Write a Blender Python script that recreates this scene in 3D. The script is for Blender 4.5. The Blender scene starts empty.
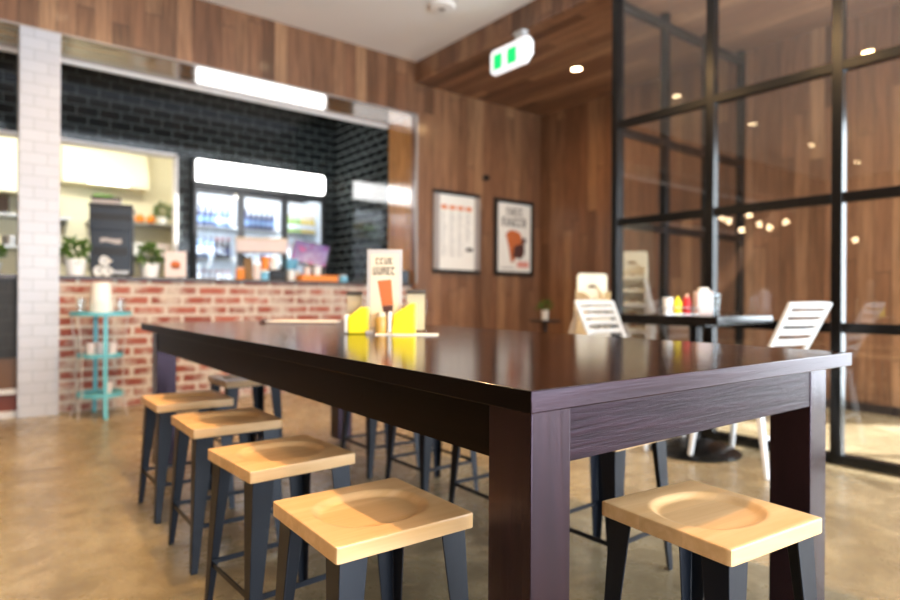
import bpy, bmesh, math, random
from mathutils import Vector, Matrix
random.seed(7)
C = bpy.context.scene.collection
R = math.radians
SC = bpy.context.scene

# ------------------------------------------------------------------ helpers
class MB:
    """collects shapes in one bmesh; build() links them as ONE mesh object"""
    def __init__(s, mats=None):
        s.bm = bmesh.new(); s.mi = 0; s.mats = mats; s.n = 0
    def _tag(s):
        s.bm.faces.ensure_lookup_table()
        for f in s.bm.faces[s.n:]: f.material_index = s.mi
        s.n = len(s.bm.faces)
    def hexa(s, p):            # 8 points: bottom ring 0-3, top ring 4-7
        v = [s.bm.verts.new(q) for q in p]
        for q in ((3,2,1,0),(4,5,6,7),(0,1,5,4),(1,2,6,5),(2,3,7,6),(3,0,4,7)):
            s.bm.faces.new([v[i] for i in q])
        s._tag(); return s
    def box(s, x0, x1, y0, y1, z0, z1):
        return s.hexa([(x0,y0,z0),(x1,y0,z0),(x1,y1,z0),(x0,y1,z0),(x0,y0,z1),(x1,y0,z1),(x1,y1,z1),(x0,y1,z1)])
    def bar(s, a, b, w, h, w1=None, h1=None, side=None):
        a = Vector(a); b = Vector(b); d = (b-a).normalized()
        sd = Vector(side) if side else (Vector((0,0,1)).cross(d) if abs(d.z) < .95 else Vector((1,0,0)))
        sd = (sd - d*sd.dot(d)).normalized(); up = d.cross(sd)
        w1 = w if w1 is None else w1; h1 = h if h1 is None else h1
        f = lambda o, ww, hh: [o-sd*ww/2-up*hh/2, o+sd*ww/2-up*hh/2, o+sd*ww/2+up*hh/2, o-sd*ww/2+up*hh/2]
        return s.hexa(f(a, w, h) + f(b, w1, h1))
    def rings(s, rs, cap0=True, cap1=True, closed=True):
        vr = [[s.bm.verts.new(p) for p in r] for r in rs]
        m = len(rs[0])
        for a, b in zip(vr, vr[1:]):
            for i in range(m if closed else m-1):
                j = (i+1) % m
                s.bm.faces.new((a[i], a[j], b[j], b[i]))
        if cap0: s.bm.faces.new(vr[0][::-1])
        if cap1: s.bm.faces.new(vr[-1])
        s._tag(); return s
    def cyl(s, a, b, r0, r1=None, n=20):
        a = Vector(a); b = Vector(b); d = (b-a).normalized(); r1 = r0 if r1 is None else r1
        x = d.orthogonal().normalized(); y = d.cross(x)
        f = lambda o, r: [o+(x*math.cos(2*math.pi*k/n)+y*math.sin(2*math.pi*k/n))*r for k in range(n)]
        return s.rings([f(a, r0), f(b, r1)])
    def lathe(s, prof, c=(0,0,0), n=24, cap0=True, cap1=True):
        return s.rings([[(c[0]+r*math.cos(2*math.pi*k/n), c[1]+r*math.sin(2*math.pi*k/n), c[2]+z) for k in range(n)] for r, z in prof], cap0, cap1)
    def tube(s, pts, r, n=10):
        pts = [Vector(p) for p in pts]; rs = []; x = None
        for i, p in enumerate(pts):
            d = (pts[min(i+1, len(pts)-1)]-pts[max(i-1, 0)]).normalized()
            x = d.orthogonal().normalized() if x is None else (x-d*x.dot(d)).normalized()
            y = d.cross(x)
            rs.append([p+(x*math.cos(2*math.pi*k/n)+y*math.sin(2*math.pi*k/n))*r for k in range(n)])
        return s.rings(rs)
    def prism(s, poly, axis, d0, d1):
        f = {'x': lambda u, v, d: (d, u, v), 'y': lambda u, v, d: (u, d, v), 'z': lambda u, v, d: (u, v, d)}[axis]
        return s.rings([[f(u, v, d0) for u, v in poly], [f(u, v, d1) for u, v in poly]])
    def sphere(s, c, r, n=14, sz=1.):
        k = n//2
        return s.lathe([(max(r*math.sin(math.pi*i/k), 1e-4), -r*sz*math.cos(math.pi*i/k)) for i in range(k+1)], c, n)
    def build(s, name, mat, parent=None, bevel=0, seg=2, smooth=True, loc=None):
        bm = s.bm
        bmesh.ops.recalc_face_normals(bm, faces=bm.faces)
        if smooth:
            for f in bm.faces: f.smooth = True
            for e in bm.edges:
                if len(e.link_faces) != 2 or e.calc_face_angle(0) > R(38): e.smooth = False
        me = bpy.data.meshes.new(name); bm.to_mesh(me); bm.free()
        for m in (s.mats or [mat]): me.materials.append(m)
        o = bpy.data.objects.new(name, me); C.objects.link(o)
        if parent: o.parent = parent
        if loc: o.location = loc
        if bevel:
            b = o.modifiers.new('bevel', 'BEVEL'); b.width = bevel; b.segments = seg; b.limit_method = 'ANGLE'; b.angle_limit = R(40)
        return o

def tag(o, label, cat, group=None):
    o['label'] = label; o['category'] = cat
    if group: o['group'] = group
    return o
def thing(name, label, cat, loc=(0,0,0), rz=0., group=None):
    o = bpy.data.objects.new(name, None); C.objects.link(o); o.empty_display_size = .1
    o.location = loc; o.rotation_euler = (0, 0, R(rz))
    return tag(o, label, cat, group)
def struct(o): o['kind'] = 'structure'; return o
def kids(o): return [c for c in bpy.data.objects if c.parent == o]
def dup(root, loc, rz=None, label=None, group=None):
    def cp(o, par):
        c = o.copy(); C.objects.link(c)
        if par: c.parent = par
        for k in kids(o): cp(k, c)
        return c
    src = root
    c = cp(src, None); c.location = loc
    if rz is not None: c.rotation_euler = (0, 0, R(rz))
    if label: c['label'] = label
    if group: c['group'] = group
    return c

# ------------------------------------------------------------------ materials
def srgb(r, g, b):
    f = lambda c: (c/255/12.92) if c/255 <= .04045 else ((c/255+.055)/1.055)**2.4
    return (f(r), f(g), f(b), 1)
class NT:
    def __init__(s, name):
        s.m = bpy.data.materials.new(name); s.m.use_nodes = True; s.t = s.m.node_tree
        s.p = s.t.nodes['Principled BSDF']; s.o = s.t.nodes['Material Output']
        s._c = None
    def n(s, typ, **kw):
        x = s.t.nodes.new('ShaderNode'+typ)
        for k, v in kw.items():
            if k in x.inputs.keys(): x.inputs[k].default_value = v
            else: setattr(x, k, v)
        return x
    def l(s, a, b): s.t.links.new(a, b)
    def coord(s):
        if not s._c: s._c = s.n('TexCoord').outputs['Object']
        return s._c
    def xyz(s):
        q = s.n('SeparateXYZ'); s.l(s.coord(), q.inputs[0]); return q.outputs
    def math(s, op, a, b=0.):
        q = s.n('Math', operation=op)
        for i, v in enumerate((a, b)):
            if isinstance(v, (int, float)): q.inputs[i].default_value = v
            else: s.l(v, q.inputs[i])
        return q.outputs[0]
    def comb(s, a, b, c):
        q = s.n('CombineXYZ')
        for i, v in enumerate((a, b, c)):
            if isinstance(v, (int, float)): q.inputs[i].default_value = v
            else: s.l(v, q.inputs[i])
        return q.outputs[0]
    def noise(s, vec, scale, detail=4, rough=.55, dist=0.):
        q = s.n('TexNoise', Scale=scale, Detail=detail, Roughness=rough, Distortion=dist); s.l(vec, q.inputs['Vector']); return q.outputs['Fac']
    def white(s, v):
        q = s.n('TexWhiteNoise', noise_dimensions='1D'); s.l(v, q.inputs['W']); return q.outputs['Value']
    def ramp(s, fac, stops):
        q = s.n('ValToRGB'); e = q.color_ramp.elements
        while len(e) < len(stops): e.new(.5)
        for x, (p, c) in zip(e, stops): x.position = p; x.color = c
        s.l(fac, q.inputs[0]); return q.outputs[0]
    def mix(s, fac, a, b, mode='MIX'):
        q = s.n('Mix', data_type='RGBA', blend_type=mode)
        for i, v in ((0, fac), (6, a), (7, b)):
            if isinstance(v, (int, float, tuple)): q.inputs[i].default_value = v
            else: s.l(v, q.inputs[i])
        return q.outputs[2]
    def color(s, v): 
        if isinstance(v, tuple): s.p.inputs['Base Color'].default_value = v
        else: s.l(v, s.p.inputs['Base Color'])
    def bump(s, h, strength=.3, dist=.002):
        q = s.n('Bump', Strength=strength, Distance=dist); s.l(h, q.inputs['Height']); s.l(q.outputs[0], s.p.inputs['Normal'])
    def set(s, **kw):
        for k, v in kw.items(): s.p.inputs[k.replace('_', ' ')].default_value = v
        return s

def plain(name, col, rough=.5, metal=0., emit=None, es=0., vary=.06, **kw):
    t = NT(name)
    nz = t.noise(t.coord(), 30, 3)
    c2 = tuple(x*(1-vary*2) for x in col[:3])+(1,)
    t.color(t.mix(nz, col, c2))
    t.set(Roughness=rough, Metallic=metal, **kw)
    if emit: t.set(Emission_Color=emit, Emission_Strength=es)
    return t.m
def planks(name, across, along, w, L, cols, rough=.4, grain=1., spec=.5, coat=0.):
    t = NT(name); o = t.xyz(); A = o['XYZ'.index(across)]; B = o['XYZ'.index(along)]
    ida = t.math('FLOOR', t.math('DIVIDE', A, w))
    off = t.math('MULTIPLY', t.white(ida), L)
    idb = t.math('FLOOR', t.math('DIVIDE', t.math('ADD', B, off), L))
    idd = t.math('ADD', t.math('MULTIPLY', ida, 7.13), t.math('MULTIPLY', idb, 3.71))
    rnd = t.white(idd)
    v = t.comb(t.math('MULTIPLY', A, 30*grain), t.math('MULTIPLY', B, 1.6*grain), t.math('MULTIPLY', rnd, 40))
    g = t.noise(v, 1.4, 6, .62, .6)
    base = t.ramp(rnd, [(i/(len(cols)-1), c) for i, c in enumerate(cols)])
    gr = t.ramp(g, [(.25, (.42,.4,.38,1)), (.62, (1.08,1.06,1.02,1))])
    col = t.mix(1., base, gr, 'MULTIPLY')
    fa = t.math('FRACT', t.math('DIVIDE', A, w)); fb = t.math('FRACT', t.math('DIVIDE', t.math('ADD', B, off), L))
    ga = t.math('LESS_THAN', fa, .025); gb = t.math('LESS_THAN', fb, .0025)
    gap = t.math('MAXIMUM', ga, gb)
    col = t.mix(gap, col, (.02,.012,.008,1)); t.color(col)
    t.set(Roughness=rough, Specular_IOR_Level=spec, Coat_Weight=coat, Coat_Roughness=.12)
    t.bump(t.math('SUBTRACT', g, t.math('MULTIPLY', gap, 2)), .25, .003)
    return t.m
def grainwood(name, along, c1, c2, rough=.35, scale=1., board=None, spec=.5, bump=.2, gapw=.012):
    t = NT(name); o = t.xyz(); ax = ['X','Y','Z']; i = ax.index(along)
    rnd = t.n('ObjectInfo').outputs['Random']
    comp = []
    for k in range(3): comp.append(t.math('MULTIPLY', o[k], (2.2 if k == i else 40)*scale))
    comp[i] = t.math('ADD', comp[i], t.math('MULTIPLY', rnd, 30))
    g = t.noise(t.comb(*comp), 1.3, 6, .62, .5)
    col = t.mix(t.ramp(g, [(.3, (0,0,0,1)), (.7, (1,1,1,1))]), c1, c2)
    h = g
    if board:
        a = o[(0 if i == 1 else 1)]
        q = t.math('DIVIDE', t.math('ADD', a, board[1]), board[0])
        bid = t.white(t.math('ADD', t.math('FLOOR', q), t.math('MULTIPLY', rnd, 9)))
        col = t.mix(1., col, t.ramp(bid, [(0, (.82,.8,.78,1)), (1, (1.1,1.1,1.1,1))]), 'MULTIPLY')
        gp = t.math('LESS_THAN', t.math('FRACT', q), gapw)
        h = t.math('SUBTRACT', g, t.math('MULTIPLY', gp, board[2]))
        if board[2] > 0: col = t.mix(gp, col, (.004,.003,.003,1))
    t.color(col); t.set(Roughness=rough, Specular_IOR_Level=spec); t.bump(h, bump, .0015)
    return t.m
def bricks(name, u, v, bw, bh, mortar, c1, c2, cm, rough, offset=.5, smear=0., bump=.5, ms=.1, coat=0.):
    t = NT(name); o = t.xyz()
    vec = t.comb(o['XYZ'.index(u)], o['XYZ'.index(v)], 0.)
    b = t.n('TexBrick', offset=offset, Scale=1., **{'Mortar Size': mortar, 'Mortar Smooth': ms, 'Brick Width': bw, 'Row Height': bh, 'Color1': c1, 'Color2': c2, 'Mortar': cm, 'Bias': 0.})
    wv = t.n('VectorMath', operation='ADD')
    if smear:
        nz = t.n('TexNoise', Scale=9., Detail=3); t.l(t.coord(), nz.inputs['Vector'])
        sc = t.n('VectorMath', operation='SCALE', Scale=.012); t.l(nz.outputs['Color'], sc.inputs[0])
        t.l(vec, wv.inputs[0]); t.l(sc.outputs[0], wv.inputs[1]); vec = wv.outputs[0]
    t.l(vec, b.inputs['Vector'])
    col = b.outputs['Color']
    if smear:
        n1 = t.noise(t.coord(), 6.5, 5, .65)
        col = t.mix(t.ramp(n1, [(.46, (0,0,0,1)), (.64, (smear,)*3+(1,))]), col, cm)
        n2 = t.noise(t.coord(), 45, 4)
        col = t.mix(.5, col, t.mix(1., col, t.ramp(n2, [(.3, (.55,.5,.5,1)), (.7, (1.25,1.2,1.2,1))]), 'MULTIPLY'))
    t.color(col); t.set(Roughness=rough, Coat_Weight=coat, Coat_Roughness=.05)
    t.bump(t.math('SUBTRACT', 1., b.outputs['Fac']), bump, .004)
    return t.m
def glass(name, tint=(.95,.96,.96,1), f0=.05, rough=0.):
    t = NT(name); tr = t.n('BsdfTransparent', Color=tint); gl = t.n('BsdfGlossy', Roughness=rough, Color=(1,1,1,1))
    lw = t.n('LayerWeight', Blend=.5); mx = t.n('MixShader')
    fr = t.math('ADD', t.math('MULTIPLY', t.math('POWER', lw.outputs['Facing'], 5.), 1-f0), f0)
    t.l(fr, mx.inputs[0]); t.l(tr.outputs[0], mx.inputs[1]); t.l(gl.outputs[0], mx.inputs[2]); t.l(mx.outputs[0], t.o.inputs[0])
    return t.m

WCOL = [srgb(98,66,46), srgb(136,96,70), srgb(114,78,56), srgb(158,116,86), srgb(106,72,51), srgb(176,134,100), srgb(128,88,64), srgb(146,106,78)]
M = {}
M['wood_xz'] = planks('timber wall boards', 'X', 'Z', .118, 2.1, WCOL, .34, coat=.25)
M['wood_yz'] = planks('timber wall boards across', 'Y', 'Z', .118, 2.1, WCOL, .34, coat=.25)
M['wood_soffit'] = planks('timber soffit boards', 'X', 'Y', .118, 2.4, WCOL, .42)
M['wood_reveal'] = planks('glossy timber reveal', 'Y', 'X', .29, 3.2, [srgb(150,106,58), srgb(166,120,70)], .1, coat=1.)
M['wood_jamb'] = planks('glossy timber jamb', 'Y', 'Z', .29, 3.2, [srgb(208,150,94), srgb(218,160,102)], .1, coat=1.)
M['white_paint'] = plain('white ceiling paint', srgb(238,232,228), .8, vary=.01)
M['trim'] = plain('brushed aluminium trim', srgb(170,160,154), .4, .3)
M['black_tile'] = bricks('black gloss subway tile', 'X', 'Z', .2, .1, .0032, srgb(20,25,26), srgb(27,32,33), srgb(104,112,110), .12, coat=.0)
M['black_tile_side'] = bricks('black gloss subway tile side', 'Y', 'Z', .2, .1, .0036, srgb(20,25,26), srgb(27,32,33), srgb(150,160,158), .1)  # grout paler than on the back wall: fridge glow put into its colour
M['matt_tile'] = bricks('black matt tile', 'X', 'Z', .2, .1, .003, srgb(18,18,18), srgb(24,23,22), srgb(44,44,44), .6)
M['kick'] = plain('dark golden timber panel', srgb(98,64,30), .5)
M['white_tile'] = bricks('white subway tile', 'X', 'Z', .166, .083, .0025, srgb(182,184,192), srgb(176,178,187), srgb(150,151,159), .34)
M['brick'] = bricks('recycled red brick', 'X', 'Z', .25, .081, .015, srgb(126,60,48), srgb(166,96,80), srgb(198,188,174), .85, smear=.8, bump=.9, ms=.3)
M['cream_wall'] = plain('cream kitchen wall', srgb(240,232,200), .6)
M['steel'] = plain('stainless steel', srgb(170,168,165), .3, .9)
M['black_frame'] = plain('black powder coated steel', srgb(11,11,12), .24, 0., Specular_IOR_Level=.36)
M['gloss_black'] = plain('gloss black laminate', srgb(16,15,16), .2, Specular_IOR_Level=.9)
M['glass'] = glass('clear partition glass', f0=.055)
M['fglass'] = glass('fridge door glass', (.96,.98,1,1))
M['cglass'] = glass('clear drinking glass', (.92,.95,.96,1))
M['acrylic'] = glass('clear acrylic', (.95,.96,.95,1))
M['countertop'] = plain('dark stone counter top', srgb(66,54,50), .4)
M['base'] = plain('dark skirting', srgb(44,36,34), .5)
M['metal_navy'] = plain('dark gunmetal powder coat', srgb(17,23,34), .42, .3)
M['white_metal'] = plain('white powder coated metal', srgb(206,206,206), .4)
M['cream_plastic'] = plain('cream plastic', srgb(236,226,200), .5)
M['pale_grey'] = plain('pale grey leg plastic', srgb(190,182,176), .5)
M['teal'] = plain('teal painted metal', srgb(96,178,190), .45)
M['white'] = plain('white ceramic', srgb(242,240,236), .35)
M['paper'] = plain('white paper', srgb(236,232,224), .7, vary=.02)
M['cream_paper'] = plain('cream paper', srgb(232,210,178), .7)
M['pink_paper'] = plain('pale pink card', srgb(226,210,206), .7)
M['black'] = plain('black plastic', srgb(18,18,20), .4)
M['black_soft'] = plain('charcoal panel', srgb(34,42,54), .35)
M['yellow'] = plain('bright yellow plastic', srgb(250,226,36), .4, vary=.02)
M['red'] = plain('red sauce plastic', srgb(196,30,38), .35)
M['orange'] = plain('orange plastic', srgb(240,140,50), .5)
M['amber'] = plain('amber sauce jar', srgb(206,160,80), .3)
M['peach'] = plain('peach plastic', srgb(235,190,165), .4)
M['blue'] = plain('pale blue plastic', srgb(120,190,220), .4)
M['ink'] = plain('dark print', srgb(70,62,56), .7)
M['grey_ink'] = plain('grey print', srgb(176,172,170), .7)
M['orange_ink'] = plain('orange print', srgb(224,130,80), .7)
M['cup_ink'] = plain('orange brown drink print', srgb(196,104,52), .7)
M['dark_ink'] = plain('dark brown print', srgb(78,42,34), .7)
M['red_ink'] = plain('pale red print', srgb(226,150,136), .7)
M['leaf'] = plain('green leaves', srgb(86,120,38), .5, vary=.25)
M['soil'] = plain('potting soil', srgb(50,36,28), .9)
M['terracotta'] = plain('red brown skirting', srgb(110,52,40), .6)
M['orange_fruit'] = plain('orange fruit', srgb(240,140,40), .5)
M['green_box'] = plain('green carton', srgb(150,200,90), .5)
M['brown_box'] = plain('brown carton', srgb(130,100,64), .7)
M['dark_glass'] = plain('dark cola bottle', srgb(40,30,38), .12)
M['blue_bottle'] = plain('blue water bottle', srgb(120,150,190), .15)
M['navy_bottle'] = plain('navy label bottle', srgb(52,62,100), .3)
M['green_bottle'] = plain('green juice bottle', srgb(150,190,80), .2)
M['yellow_bottle'] = plain('yellow juice bottle', srgb(235,205,90), .2)
M['milk_bottle'] = plain('white milk bottle', srgb(225,228,235), .3)
M['red_cap'] = plain('red bottle cap', srgb(190,50,50), .4)
M['fridge_white'] = plain('white fridge liner', srgb(235,242,248), .5, vary=.01)
M['lightbox'] = plain('fridge lightbox', srgb(255,255,255), .3, emit=(1,.99,.97,1), es=11., vary=0.)
M['led'] = plain('cool led strip', srgb(255,255,255), .3, emit=(.86,.94,1,1), es=28., vary=0.)
M['lamp'] = plain('warm lamp lens', srgb(255,240,210), .3, emit=(1,.74,.42,1), es=32., vary=0.)
M['bulb'] = plain('warm globe bulb', srgb(255,240,210), .3, emit=(1,.72,.42,1), es=30., vary=0.)
M['sign_white'] = plain('backlit sign face', srgb(250,250,252), .3, emit=(.96,.96,1,1), es=.75, vary=0.)
M['sign_green'] = plain('backlit sign green', srgb(0,200,90), .3, emit=(.0,.78,.22,1), es=.8, vary=0.)
M['panel_light'] = plain('kitchen light panel', srgb(255,255,255), .3, emit=(.92,.97,1,1), es=5., vary=0.)
def screen_mat():
    t = NT('till screen glow'); o = t.xyz()
    n = t.noise(t.coord(), 9., 2)
    c = t.ramp(n, [(.36, (.7,.04,.42,1)), (.44, (.2,.08,.5,1)), (.62, (.36,.28,.8,1))])
    t.color((.02,.02,.02,1)); t.l(c, t.p.inputs['Emission Color']); t.set(Emission_Strength=.6, Roughness=.2); return t.m
M['screen'] = screen_mat()
M['beech_x'] = grainwood('pale beech seat', 'X', srgb(204,160,106), srgb(224,186,138), .36, .55, (.0985, .149, 0), bump=.06)
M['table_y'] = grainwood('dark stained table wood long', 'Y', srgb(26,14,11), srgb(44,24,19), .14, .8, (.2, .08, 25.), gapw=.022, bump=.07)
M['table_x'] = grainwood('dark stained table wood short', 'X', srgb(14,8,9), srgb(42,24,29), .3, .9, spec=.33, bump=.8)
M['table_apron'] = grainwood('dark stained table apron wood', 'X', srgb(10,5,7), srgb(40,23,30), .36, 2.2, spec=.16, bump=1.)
M['table_ly_shaded'] = grainwood('dark stained table wood shaded side', 'Y', srgb(9,5,4), srgb(17,9,7), .34, .9, spec=.08, bump=.3)  # darker, duller copy for the long sides: their shade is put into the colour
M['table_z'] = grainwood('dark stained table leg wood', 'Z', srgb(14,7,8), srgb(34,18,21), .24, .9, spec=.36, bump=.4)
for k in ('table_x', 'table_z', 'table_apron'): M[k].node_tree.nodes['Principled BSDF'].inputs['Specular Tint'].default_value = (1, .72, .98, 1)
def concrete():
    t = NT('polished concrete'); c = t.coord()
    n1 = t.noise(c, 1.1, 6, .6, .6); n2 = t.noise(c, 7., 6, .7, .4); n3 = t.noise(c, 60., 3)
    a = t.ramp(n1, [(.3, srgb(122,109,84)), (.5, srgb(148,134,106)), (.72, srgb(172,160,134))])
    b = t.ramp(n2, [(.32, (.5,.46,.4,1)), (.6, (1.05,1.04,1.02,1))])
    col = t.mix(.8, a, t.mix(1., a, b, 'MULTIPLY'))
    col = t.mix(.3, col, t.mix(1., col, t.ramp(n3, [(.3, (.7,.7,.7,1)), (.7, (1.15,1.15,1.15,1))]), 'MULTIPLY'))
    vo = t.n('TexVoronoi', feature='DISTANCE_TO_EDGE', Scale=.55)
    wv = t.n('VectorMath', operation='ADD'); nz = t.n('TexNoise', Scale=2.5, Detail=5); t.l(c, nz.inputs['Vector'])
    t.l(c, wv.inputs[0]); t.l(nz.outputs['Color'], wv.inputs[1]); t.l(wv.outputs[0], vo.inputs['Vector'])
    crack = t.math('LESS_THAN', vo.outputs['Distance'], .004)
    col = t.mix(t.math('MULTIPLY', crack, .25), col, srgb(90,76,60))
    sp = t.noise(c, 5.2, 2, .5)
    col = t.mix(t.ramp(sp, [(.74, (0,0,0,1)), (.77, (.55,.55,.55,1))]), col, srgb(70,58,46))
    t.color(col)
    t.l(t.ramp(n2, [(.3, (.34,)*3+(1,)), (.7, (.22,)*3+(1,))]), t.p.inputs['Roughness'])
    return t.m
M['concrete'] = concrete()

# ------------------------------------------------------------------ the room (x: right-away, y: left-away, camera above the origin)
XG, XW, YB, YT, XL, YF = 3.678, 5.54, 5.35, 7.19, -6.6, -3.4
ZC, ZS, ZB = 3.36, 3.14, 2.815
def sb(name, mat, *boxes, bevel=0):
    m = MB()
    for b in boxes: m.box(*b)
    return struct(m.build(name, mat, bevel=bevel, smooth=False))
sb('floor', M['concrete'], (XL, XW+.1, YF-.1, 9.6, -.1, 0))
sb('ceiling', M['white_paint'], (XL, XG+.02, YF, YB+.02, ZC, ZC+.1))
sb('ceiling_soffit', M['wood_soffit'], (XG+.012, XW+.1, YF, YB+.05, ZS, ZS+.3))
sb('wall_fascia', M['wood_yz'], (XG-.012, XG+.012, YF, YB, ZS, ZC))
sb('trim_1', M['wood_yz'], (XG-.024, XG-.012, YF, YB, ZS, ZS+.05))
sb('wall_back', M['wood_xz'], (XG, XW+.1, YB, YB+.1, 0, ZC))
sb('wall_right', M['wood_yz'], (XW, XW+.1, 1.15, YB, 0, ZC), (XW, XW+.1, YF, 1.15, 2.4, ZC), (XW, XW+.1, YF, -1.7, 0, 2.4))
sb('door_1', M['black_frame'], (XW, XW+.08, 1.08, 1.15, 0, 2.4), (XW, XW+.08, -.31, -.24, 0, 2.4), (XW, XW+.08, -1.7, -1.63, 0, 2.4), (XW, XW+.08, -1.63, 1.08, 2.33, 2.4), (XW, XW+.08, -1.63, 1.08, 0, .08))
sb('wall_bulkhead', M['wood_xz'], (XL, XG, YB, YB+.06, ZB, ZC))
sb('ceiling_reveal', M['wood_reveal'], (XL, XG, YB+.06, 5.93, ZB, ZB+.06))
sb('wall_jamb', M['wood_jamb'], (XG, XG+.08, YB+.1, 5.9, 0, ZB))
sb('trim_2', M['trim'], (XL, XG, YB-.004, YB+.02, ZB-.011, ZB))
sb('trim_3', M['white_paint'], (XL, XG, 5.915, 5.945, ZB-.03, ZB))
sb('trim_4', M['trim'], (XG-.004, XG+.016, YB-.006, YB+.02, 1.03, ZB))
sb('wall_kitchen', M['black_tile'], (1.763, 1.9, YT, YT+.12, 0, ZC), (3.495, XG, YT, YT+.12, 0, ZC), (1.9, 3.495, YT, YT+.12, 2.43, ZC), (XL, 1.763, YT, YT+.12, 2.44, ZC), (XL, 1.763, YT, YT+.12, 0, .9))
sb('wall_side', M['black_tile_side'], (XG, XG+.08, 5.9, YT+.12, 0, ZC))
sb('trim_5', M['white_paint'], (1.74, 1.763, YT-.01, YT+.13, .9, 2.44), (XL, 1.763, YT-.01, YT+.13, 2.41, 2.44))
sb('wall_kitchen_back', M['cream_wall'], (XL, 3.0, 9.4, 9.5, 0, ZC))
sb('wall_kitchen_side', M['cream_wall'], (2.6, 2.7, 7.85, 9.4, 0, ZC))
sb('ceiling_kitchen', M['white_paint'], (XL, XG+.08, 5.96, 9.5, ZC, ZC+.1))
sb('wall_left', M['wood_yz'], (XL-.1, XL, YF, 9.5, 0, ZC))
sb('wall_pillar', M['white_tile'], (.245, .494, YB, YB+.25, 0, ZB-.011))
sb('baseboard_right', M['base'], (XW-.015, XW, 1.15, YB, 0, .07))
sb('baseboard_back', M['base'], (XG, XW, YB-.015, YB, 0, .07))
# shopfront behind the camera: daylight comes in between its mullions
sb('wall_front', M['white_paint'], (XL, XW+.1, YF-.1, YF, 2.3, ZC), (XL, XW+.1, YF-.1, YF, 0, .12), (XL, -.9, YF-.1, YF, .12, 2.3))
for i, x in enumerate((-.85, .75, 2.3, 3.72, 5.5)):
    sb('window_%d' % (i+1), M['black_frame'], (x-.035, x+.035, YF-.08, YF-.01, .12, 2.3))

# ------------------------------------------------------------------ counter
BX = 2.0
tag(MB().box(.494, XG, 5.42, 5.6, 0, 1.0).build('brick_counter', M['brick'], smooth=False), 'recycled red brick service counter under the timber bulkhead', 'counter')
tag(MB().box(.494, XG, 5.40, 5.98, 1.0, 1.03).build('countertop', M['countertop'], bevel=.004), 'long dark counter top lying on the brick counter', 'countertop')
t = thing('tiled_counter', 'black tiled counter left of the white tiled pillar', 'counter', (0,0,0))
MB().box(-3., .245, 5.42, 5.6, .43, 1.0).build('tiled_front', M['matt_tile'], t, smooth=False)
MB().box(-3., .245, 5.40, 5.98, 1.0, 1.03).build('counter_slab', M['countertop'], t)
MB().box(-3., .245, 5.44, 5.6, .205, .43).build('timber_panel', M['kick'], t, smooth=False)
MB().box(-3., .245, 5.40, 5.6, .168, .205).build('white_rail', M['white_metal'], t)
MB().box(-3., .245, 5.43, 5.6, .045, .168).build('kick_panel', M['terracotta'], t)
MB().box(-3., .245, 5.40, 5.6, 0, .045).build('white_rail', M['white_metal'], t)

# ------------------------------------------------------------------ glass partitions
def partition(label, axis, fixed, posts, rails, lo, hi, skip=()):
    t = thing('glass_partition', label, 'partition')
    w, d = .027, .03
    def bx(m, a0, a1, z0, z1, dd):
        if axis == 'y': return m.box(fixed-dd, fixed+dd, a0, a1, z0, z1)
        return m.box(a0, a1, fixed-dd, fixed+dd, z0, z1)
    for p in posts: bx(MB(), p-w, p+w, 0, ZS, d).build('mullion', M['black_frame'], t, bevel=.003)
    ps = sorted(posts)
    for a, b in zip(ps, ps[1:]):
        for z in rails: bx(MB(), a+w, b-w, z-.027, z+.027, d*.93).build('rail', M['black_frame'], t, bevel=.003)
        rs = list(rails)
        for z0, z1 in zip(rs, rs[1:]):
            bx(MB(), a+w, b-w, z0+.027, z1-.027, .004).build('pane', M['glass'], t)
    return t
partition('black framed glass partition running toward the camera, right of the small cafe table', 'y', XG, (2.79, 2.064, 1.342, .62, -.1, -.82, -1.54), (.028, .731, 1.427, 2.132, ZS-.027), 0, 0)
partition('far black framed glass partition meeting the timber wall, behind the first one', 'x', 2.818, (XG+.03+.027, 4.32, 4.93, XW-.027), (.028, .731, 1.427, 2.11, ZS-.1), 0, 0)

# ------------------------------------------------------------------ big table
TX0, TX1, TY0, TY1, TZ, SZ = .6494, 1.8293, .6430, 3.453, .74, .7053
tb = thing('dining_table', 'long dark brown stained communal table in the foreground', 'table', (TX0, TY0, 0), -.49)
W, L = TX1-TX0, TY1-TY0
m = MB([M['table_y'], M['table_ly_shaded'], M['table_x']]); m.box(0, W, 0, L, SZ, TZ)
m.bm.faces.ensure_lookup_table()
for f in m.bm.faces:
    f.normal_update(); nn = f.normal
    f.material_index = 2 if abs(nn.y) > .5 else (1 if abs(nn.x) > .5 else 0)  # long edges take the wood copy with shade in its colour
m.build('tabletop', None, tb, bevel=.0022)
ox, oy, lw, ld = .0453, .0448, .0916, .1027
for (a, b) in ((ox, oy), (W-ox-lw, oy), (ox, L-oy-ld), (W-ox-lw, L-oy-ld)):
    lg = MB().box(a, a+lw, b, b+ld, .028, SZ).build('leg', M['table_z'], tb, bevel=.002)
    g = MB(); g.cyl((a+lw/2, b+ld/2, 0), (a+lw/2, b+ld/2, .008), .022); g.cyl((a+lw/2, b+ld/2, .008), (a+lw/2, b+ld/2, .028), .008)
    g.build('foot_glide', M['steel'], lg)
ab = .6048
for y in (oy+.002, L-oy-.027): MB().box(ox+lw, W-ox-lw, y, y+.025, ab, SZ).build('apron', M['table_apron'], tb, bevel=.001)
for x in (ox+.004, W-ox-.029): MB().box(x, x+.025, oy+ld, L-oy-ld, ab, SZ).build('apron', M['table_ly_shaded'], tb, bevel=.001)

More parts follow.
